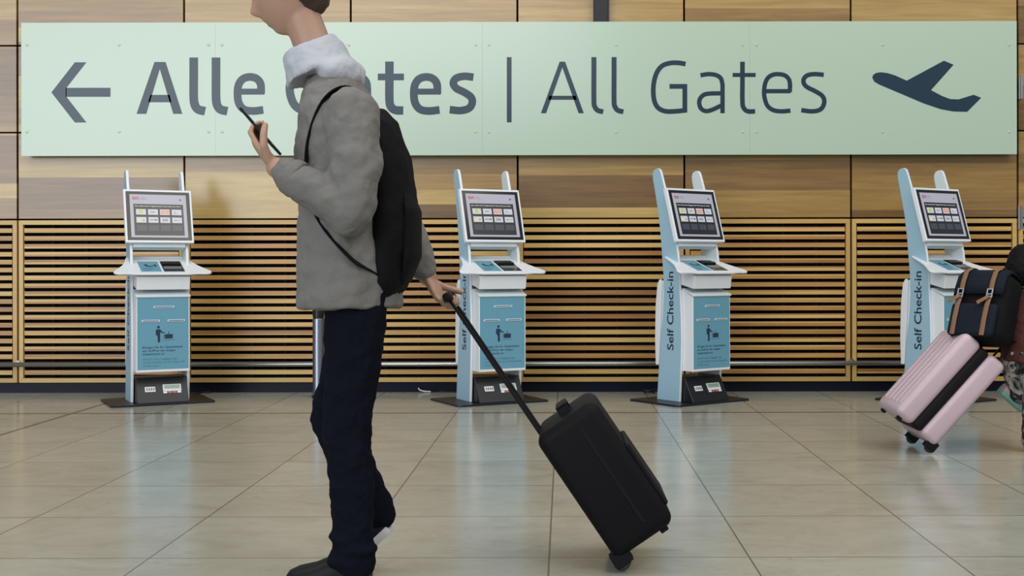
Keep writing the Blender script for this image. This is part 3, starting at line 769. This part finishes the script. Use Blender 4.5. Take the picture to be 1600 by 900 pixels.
mb.limb([nearS, nE, nW], [0.050, 0.042, 0.028]); mb.limb([farS, fE, fW], [0.050, 0.042, 0.028])
ph_d = (A(398,222,-0.17)-nW).normalized(); ph_n = Vector((0.76,0.10,0.64)); ph_n = (ph_n - ph_d*ph_n.dot(ph_d)).normalized(); hand(mb, nW, ph_d, ph_n, 0.62, 1)
hand(mb, fW, A(690,470,0.21)-fW, (0.9, -0.2, 0.5), 0.95, 1)
mb.limb([hip[0], A(552,560,-0.095), kn[0], an[0]], [0.078, 0.066, 0.050, 0.036]); mb.limb([hip[1], A(548,550,0.09), kn[1], A(551,725,0.09), an[1]], [0.076, 0.062, 0.048, 0.044, 0.036])
soft(mb.build('body', M['skin'], man), 0.0045, 3)
eyes(Q, man, Vector((0,0,0)))
# hair
mb = MB()
for p_, r_ in (((-0.022,0,0.034),(0.097,0.086,0.100)), ((-0.045,0,-0.005),(0.070,0.080,0.085)), ((0.030,0,0.080),(0.062,0.062,0.040))):
    mb.ball(p_, r_, 28, 18, 0, Q)
soft(mb.build('hair', M['hair'], man), 0.006, 4, (0.03, 0.012))
# jacket
mb = MB()
mb.loft([A(515,112), A(520,140), A(530,175), A(536,235), A(540,320), A(544,400), A(546,450), A(546,480)],
        [(0.075,0.07),(0.13,0.085),(0.19,0.105),(0.205,0.125),(0.195,0.125),(0.203,0.135),(0.208,0.142),(0.210,0.146)], 32)
mb.limb([nearS, A(556,250,-0.215), nE+Vector((0.0,0,-0.005))], [0.072, 0.068, 0.062]); mb.limb([nE, nW+(nE-nW)*0.16], [0.060, 0.046])
mb.limb([farS, fE], [0.070, 0.060]); mb.limb([fE, fW+(fE-fW)*0.14], [0.060, 0.045])
soft(mb.build('jacket', M['jacket'], man), 0.007, 5, (0.07, 0.026))
mb = MB(); w0 = nW+(nE-nW)*0.16; w1 = nW+(nE-nW)*0.30; mb.loft([w0, w1], [0.049, 0.053], 24); soft(mb.build('cuff', M['jacket'], man), 0.006, 3)
# hood / collar
mb = MB()
mb.loft([A(483,72), A(492,92), A(503,118)], [(0.082,0.078),(0.098,0.092),(0.118,0.10)], 28)
mb.ball(A(528,118), (0.075,0.115,0.06), 24, 16)
soft(mb.build('hood', M['shirt'], man), 0.007, 5, (0.06, 0.02))
# jeans
mb = MB()
mb.loft([A(545,400), A(546,430), A(547,470)], [(0.155,0.095),(0.165,0.105),(0.160,0.108)], 28)
mb.limb([hip[0]+Vector((0.0,0,-0.03)), A(552,560,-0.095), kn[0], A(549,745,-0.10), A(552,820,-0.10), A(553,876,-0.10)], [0.090, 0.078, 0.066, 0.061, 0.057, 0.060])
mb.limb([hip[1]+Vector((0.0,0,-0.03)), A(548,550,0.09), kn[1], A(551,725,0.09), an[1]+Vector((-0.005,0,0.02))], [0.088, 0.074, 0.062, 0.058, 0.055])
for q, (px_, py_, r_) in enumerate(((547,838,0.060),(556,856,0.063),(546,874,0.064))): mb.ball(A(px_, py_, -0.10), (r_, r_, r_*0.42), 20, 12)
soft(mb.build('jeans', M['jeans'], man), 0.006, 5, (0.05, 0.020))
mb = MB(); shoe(mb, A(553,868,-0.10), A(580,904.5,-0.10), A(505,904.5,-0.10)+Vector((-0.10,0,0)), 0.050); 
o = mb.build('shoe', [M['shoe_black'], M['rubber_white']], man, 0.003, True)
v0 = min(v.co.z for v in o.data.vertices)
for v in o.data.vertices: v.co.z -= v0
mb = MB(); shoe(mb, A(592,812,0.09), A(613,828,0.09), A(565,872,0.09)+Vector((-0.03,0,-0.03)), 0.050)
mb.build('shoe', [M['shoe_black'], M['rubber_white']], man, 0.003, True)
# phone in the raised hand
ph_s = ph_d.cross(ph_n); pc = nW + ph_d*0.115 + ph_n*0.030 + org
ph = MB(); ph.box(-0.036,0.036,-0.075,0.075,-0.004,0.004,0,Matrix(((ph_s.x,ph_d.x,ph_n.x,pc.x),(ph_s.y,ph_d.y,ph_n.y,pc.y),(ph_s.z,ph_d.z,ph_n.z,pc.z),(0,0,0,1))))
tag(ph.build('phone', M['phone'], None, 0.003), 'black phone held in the raised hand of the walking person', 'phone')

# --- black backpack on the adult
bp = P(598, 320, D0); BO = bp.copy()
pk = empty('backpack', BO); tag(pk, 'plain black backpack worn by the person in the grey jacket', 'backpack')
def B(px, py, dy=0.0): return P(px, py, D0+dy) - BO
mb = MB()
mb.loft([B(582,176), B(592,200), B(604,255), B(611,320), B(611,385), B(604,440), B(596,466)], [(0.10,0.03),(0.135,0.055),(0.150,0.068),(0.155,0.072),(0.155,0.070),(0.145,0.060),(0.12,0.035)], 28)
soft(mb.build('pack_body', M['pack_black'], pk), 0.008, 6, (0.08, 0.015))
mb = MB(); mb.loft([B(636,300), B(643,330), B(643,400), B(634,440)], [(0.09,0.012),(0.115,0.026),(0.115,0.026),(0.09,0.012)], 24)
soft(mb.build('front_pocket', M['pack_black'], pk), 0.006, 5)
for sd in (-1, 1):
    pts = crv([B(580,190,sd*0.10), B(548,138,sd*0.145), B(505,160,sd*0.165), B(480,240,sd*0.165), B(492,330,sd*0.175), B(545,400,sd*0.19), B(585,425,sd*0.13)], 8)
    mb = MB(); mb.loft(pts, [(0.026,0.005)]*len(pts), 12, side=(0,1,0.0)); mb.build('shoulder_strap', M['pack_black'], pk, smooth=True)
pts = crv([B(575,182,-0.03), B(580,162,-0.02), B(580,162,0.02), B(575,182,0.03)], 6)
mb = MB(); mb.loft(pts, 0.006, 10); mb.build('grab_loop', M['pack_black'], pk, smooth=True)

# ------------------------------------------------------------------ suitcases
def suitcase(name, loc, phi, sgn, L_, T, W_, hl, hx, shell, trim, band, label, dark_handle=True):
    """pivot (floor contact of the wheels) at loc; leans by phi towards sgn*X; hl = handle length from the floor"""
    s = empty(name, loc); tag(s, label, 'suitcase')
    wr = 0.026
    Q = Matrix.Rotation(phi*sgn, 4, 'Y')              # top goes towards +X for sgn > 0
    def bx(mb, x0, x1, y0, y1, z0, z1, m=0):
        if sgn > 0: x0, x1 = -x1, -x0
        mb.box(x0, x1, y0, y1, z0, z1, m, lift @ Q)
    lift = Matrix.Translation((0, 0, wr))
    # local: puller side face at x = 0 .. away side x = T ; wheels' axle at x = 0.012, z = 0
    z0 = 0.012; hT = T/2
    if band:
        for a_, b_, nm in ((0.0, hT-0.024, 'front_shell'), (hT+0.024, T, 'back_shell')):
            mb = MB(); bx(mb, a_, b_, -W_/2, W_/2, z0, z0+L_); o = mb.build(nm, shell, s, 0.030, seg=5, smooth=True)
            mb = MB()
            for i in range(5):
                y_ = -W_*0.34 + W_*0.17*i
                if a_ == 0: bx(mb, -0.003, 0.004, y_-0.009, y_+0.009, z0+0.05, z0+L_-0.05)
                else: bx(mb, T-0.004, T+0.003, y_-0.009, y_+0.009, z0+0.05, z0+L_-0.05)
            mb.build('rib', shell, o, 0.003)
        mb = MB(); bx(mb, hT-0.030, hT+0.030, -W_/2+0.006, W_/2-0.006, z0+0.006, z0+L_-0.006); mb.build('zip_band', trim, s, 0.022, seg=4)
    else:
        mb = MB(); bx(mb, 0.0, T, -W_/2, W_/2, z0, z0+L_); o = mb.build('case_body', shell, s, 0.032, seg=5, smooth=True)
        mb = MB(); bx(mb, T-0.004, T+0.012, -W_/2+0.03, W_/2-0.03, z0+0.05, z0+L_*0.62); mb.build('front_pocket', trim, s, 0.014, seg=4)
        for y_ in (-W_/2-0.002, W_/2-0.004):
            mb = MB(); bx(mb, T*0.60, T*0.66, y_, y_+0.006, z0+0.05, z0+L_-0.05); mb.build('zip', trim, s, 0.002)
    for y_ in (-W_/2+0.035, W_/2-0.035):
        mb = MB(); c_ = lift @ Q @ Vector((sgn*-0.012, y_, 0.0))
        mb.loft([c_+Vector((0,-0.010,0)), c_+Vector((0,0.010,0))], wr, 24); wh = mb.build('wheel', M['rubber'], s, 0.003)
        mb = MB(); bx(mb, -0.012, 0.045, y_-0.018, y_-0.011, -0.012, 0.035); bx(mb, -0.012, 0.045, y_+0.011, y_+0.018, -0.012, 0.035); bx(mb, 0.0, 0.045, y_-0.018, y_+0.018, 0.026, 0.04)
        mb.build('wheel_housing', trim, s, 0.003)
    for y_ in (-W_/2+0.04, W_/2-0.04):
        mb = MB(); bx(mb, T-0.055, T-0.03, y_-0.010, y_+0.010, 0.0, 0.02); mb.build('foot', trim, s, 0.003)
    tg = MB()
    for y_ in (-0.05, 0.05):
        bx(tg, hx-0.0045, hx+0.0045, y_-0.006, y_+0.006, z0+L_-0.01, hl-0.012)
    hd = tg.build('telescopic_handle', M['plastic_grey'] if not dark_handle else trim, s, 0.002)
    mb = MB(); bx(mb, hx-0.012, hx+0.012, -0.075, 0.075, hl-0.020, hl+0.008); mb.build('grip', trim, hd, 0.008, seg=3)
    mb = MB(); bx(mb, T*0.45, T*0.62, -0.06, -0.05, z0+L_-0.006, z0+L_+0.028); bx(mb, T*0.45, T*0.62, 0.05, 0.06, z0+L_-0.006, z0+L_+0.028); bx(mb, T*0.45, T*0.62, -0.06, 0.06, z0+L_+0.020, z0+L_+0.030)
    mb.build('carry_handle', trim, s, 0.003)
    return s
Yc_ = D0 + 0.21
gz = P(690, 468, Yc_)
phi = R(34); px0 = gz.x + sin(phi)*(0.93) 
suitcase('suitcase', (px0 - 0.0, Yc_, 0), phi, -1, 0.42, 0.205, 0.34, math.hypot(gz.x-px0, gz.z-0.026), 0.014, M['case_black'], M['case_trim'], False,
         'black cabin suitcase pulled tilted behind the person in the grey jacket')
DC = 5.70
suitcase('suitcase', (P(1441, 500, DC+0.05).x, DC+0.05, 0), R(42), 1, 0.50, 0.25, 0.36, 0.715, 0.014, M['case_pink'], M['case_trim'], True,
         'pale pink hard shell suitcase with dark zip band pulled by the child')

# ------------------------------------------------------------------ the child at the right edge
fd = Vector((0.74, 0.67, 0)); rt = Vector((0.67, -0.74, 0))      # walking direction, its right-hand side
ko = P(1612, 600, DC+0.05); ko.z = 0
kid = empty('person', ko); tag(kid, 'dark-haired child in maroon top and patterned trousers walking away at right edge', 'person')
def K(f_, r_, z_): return fd*f_ + rt*r_ + Vector((0, 0, z_))
mb = MB()
hcK = K(0.005, -0.03, 0.862)
QK = head(mb, hcK, fd+Vector((0,0,-0.35)), (0,0,1), 0.86)
mb.limb([K(0.0,0,0.80), K(-0.005,0,0.72)], [0.042,0.046])
mb.loft([K(-0.01,0,0.74), K(-0.02,0,0.68), K(-0.035,0,0.58), K(-0.05,0,0.48), K(-0.05,0,0.42)], [(0.05,0.045),(0.10,0.06),(0.105,0.07),(0.10,0.07),(0.10,0.065)], 22, side=tuple(rt))
sR, sL = K(-0.02, 0.115, 0.685), K(-0.02, -0.115, 0.685)
hp = P(1441,500,DC+0.05); hp = Vector((hp.x+sin(R(42))*0.715, DC+0.05, 0.026+cos(R(42))*0.715)) - ko      # grip of the pink case
eR = (sR + hp)/2 + Vector((0.02,-0.03,-0.02))
wR = hp + (eR-hp).normalized()*0.055
mb.limb([sR, eR, wR], [0.036,0.030,0.022]); hand(mb, wR, hp-wR, (-0.6,0,-0.8), 0.95, 1, 0.66)
eL = K(0.06,-0.16,0.57); wL = K(0.17,-0.13,0.55)
mb.limb([sL, eL, wL], [0.036,0.030,0.022]); hand(mb, wL, fd, (-0.1,0.1,-1), 0.5, -1, 0.66)
hR, hL = K(-0.05,0.055,0.43), K(-0.05,-0.055,0.43)
# right (near) leg planted, left leg swinging back with the sole showing
sx = P(1596, 600, DC+0.02); 
kR, aR = K(-0.05,0.05,0.235), K(-0.075,0.045,0.055)
mint_c = P(1580, 628, DC+0.12) - ko
kL = K(0.0,-0.055,0.27); aL = mint_c + Vector((0.045, 0.0, 0.045))
mb.limb([hR, kR, aR], [0.06,0.042,0.030]); mb.limb([hL, kL, aL], [0.06,0.042,0.030])
soft(mb.build('body', M['skin_pale'], kid), 0.004, 3)
eyes(QK, kid, Vector((0,0,0)))
mb = MB()
for p_, r_ in (((-0.020,0,0.030),(0.104,0.092,0.104)), ((-0.050,0,-0.020),(0.082,0.090,0.098))): mb.ball(p_, r_, 28, 18, 0, QK)
soft(mb.build('hair', M['hair_black'], kid), 0.006, 4, (0.03, 0.010))
mb = MB()
mb.loft([K(-0.005,0,0.745), K(-0.02,0,0.70), K(-0.03,0,0.62), K(-0.045,0,0.52), K(-0.05,0,0.42)], [(0.06,0.055),(0.12,0.07),(0.122,0.084),(0.118,0.086),(0.124,0.088)], 26, side=tuple(rt))
mb.limb([sR, eR], [0.052,0.044]); mb.limb([sL, eL], [0.052,0.044])
soft(mb.build('sweater', M['maroon'], kid), 0.006, 5, (0.05, 0.015))
mb = MB(); mb.limb([eR, wR+(eR-wR)*0.12], [0.041,0.033]); mb.limb([eL, wL+(eL-wL)*0.12], [0.041,0.033])
soft(mb.build('sleeves', M['grey_cloth'], kid), 0.005, 4)
mb = MB(); mb.loft([K(-0.05,0,0.47), K(-0.05,0,0.40)], [(0.112,0.082),(0.112,0.082)], 24, side=tuple(rt))
mb.limb([hR, kR, aR+Vector((0,0,0.0))], [0.072,0.062,0.054]); mb.limb([hL, kL, aL+Vector((0.012,0,0.02))], [0.072,0.058,0.046])
soft(mb.build('trousers', M['pattern'], kid), 0.005, 4, (0.04, 0.018))
def shoe_dir(ankle, heel, toe, mats, width):
    mb = MB(); shoe(mb, ankle, heel, toe, width, s=0.7); return mb.build('shoe', mats, kid, 0.002, True)
hl_ = K(-0.115,0.045,0.0); shoe_dir(hl_+Vector((0,0,0.1)), hl_, hl_+fd*0.165, [M['pattern'], M['shoe_black']], 0.034)
# lifted foot: heel up-left, toe down-right
hh = P(1561, 613, DC+0.10) - ko; tt = P(1598, 648, DC+0.16) - ko
mb = MB(); shoe(mb, aL, hh, hh + (tt-hh).normalized()*0.165, 0.034, s=0.8)
o = mb.build('shoe', [M['shoe_pink'], M['mint']], kid, 0.002, True); o['label'] = 'pink shoe with mint sole'

# --- the child's backpack
pc = P(1541, 474, DC-0.0) ; 
PK = empty('backpack', pc); tag(PK, 'dark navy flap backpack with tan straps worn by the child at right', 'backpack')
lean = Matrix.Rotation(R(20), 4, rt.cross(Vector((0,0,1))).normalized().cross(Vector((0,0,1))).normalized())
# frame: n = outwards (away from the child's back), s = to the right of the outer face seen from outside, u = up along the pack
up_ = (Vector((0,0,1)) + fd*0.40).normalized(); out_ = (-fd + Vector((0,0,1))*0.40); out_ = (out_ - up_*out_.dot(up_)).normalized(); sd_ = up_.cross(out_)
if sd_.dot(rt) < 0: sd_ = -sd_
BK = Matrix(((sd_.x,out_.x,up_.x,0),(sd_.y,out_.y,up_.y,0),(sd_.z,out_.z,up_.z,0),(0,0,0,1)))
def bb(mb, x0,x1,y0,y1,z0,z1,m=0): mb.box(x0,x1,y0,y1,z0,z1,m,BK)
mb = MB(); bb(mb, -0.135,0.135,-0.085,0.075,-0.20,0.135); mb.build('pack_body', M['pack_black'], PK, 0.045, seg=6, smooth=True)
mb = MB(); bb(mb, -0.115,0.115,0.070,0.108,-0.195,-0.035); mb.build('front_pocket', M['pack_navy'], PK, 0.022, seg=5, smooth=True)
mb = MB()   # flap: curved cover over the top and the upper front
prof = [(-0.06,0.150),(0.0,0.158),(0.05,0.150),(0.084,0.118),(0.094,0.06),(0.094,0.015)]
vs = []; fs = []
for (y_, z_) in prof:
    for x_ in (-0.125,-0.11,0,0.11,0.125): vs.append((x_, y_ - (0.008 if abs(x_) > 0.12 else 0), z_ - (0.01 if abs(x_) > 0.12 else 0)))
for i in range(len(prof)-1):
    for j in range(4): a = i*5+j; fs.append((a, a+1, a+6, a+5))
mb.add(vs, fs, 0, BK); o = mb.build('flap', M['pack_navy'], PK, smooth=True)
so = o.modifiers.new('thickness', 'SOLIDIFY'); so.thickness = 0.010; so.offset = -1
for x_ in (-0.078, 0.070):
    mb = MB(); pts = [BK @ Vector((x_, y_, z_)) for y_, z_ in ((-0.03,0.163),(0.02,0.166),(0.056,0.157),(0.092,0.124),(0.103,0.07),(0.103,0.035))]
    mb.loft(pts, [(0.012,0.0022)]*6, 8, side=tuple(sd_)); s1 = mb.build('strap', M['tan'], PK)
    mb = MB(); pts = [BK @ Vector((x_, y_, z_)) for y_, z_ in ((0.105,-0.01),(0.114,-0.05),(0.116,-0.12),(0.112,-0.195))]
    mb.loft(pts, [(0.012,0.0022)]*4, 8, side=tuple(sd_))
    pts = [BK @ Vector((x_+dx_, y_, z_)) for dx_, y_, z_ in ((0,0.108,0.0),(-0.015,0.122,-0.02),(-0.045,0.125,-0.042))]
    mb.loft(pts, [(0.011,0.002)]*3, 8, side=tuple(sd_)); mb.build('strap', M['tan'], PK)
    mb = MB()
    bb(mb, x_-0.016,x_-0.009,0.103,0.111,-0.012,0.034); bb(mb, x_+0.009,x_+0.016,0.103,0.111,-0.012,0.034)
    for z_ in (-0.012, 0.004, 0.028): bb(mb, x_-0.016,x_+0.016,0.103,0.112,z_,z_+0.006)
    mb.build('buckle', M['steel'], PK, 0.001)
mb = MB(); pts = crv([BK @ Vector(p) for p in ((-0.045,-0.065,0.128),(-0.035,-0.075,0.165),(0.035,-0.078,0.168),(0.05,-0.068,0.128))], 8)
mb.loft(pts, [(0.005,0.010)]*len(pts), 10); mb.build('grab_handle', M['cream'], PK, smooth=True)
for x_ in (-0.085, 0.085):
    mb = MB(); pts = crv([BK @ Vector(p) for p in ((x_,-0.08,0.10),(x_*1.1,-0.15,0.13),(x_*1.15,-0.22,0.08),(x_*1.1,-0.225,-0.02),(x_*1.15,-0.15,-0.13),(x_,-0.08,-0.15))], 6)
    mb.loft(pts, [(0.018,0.004)]*len(pts), 10, side=tuple(sd_)); mb.build('shoulder_strap', M['pack_black'], PK, smooth=True)
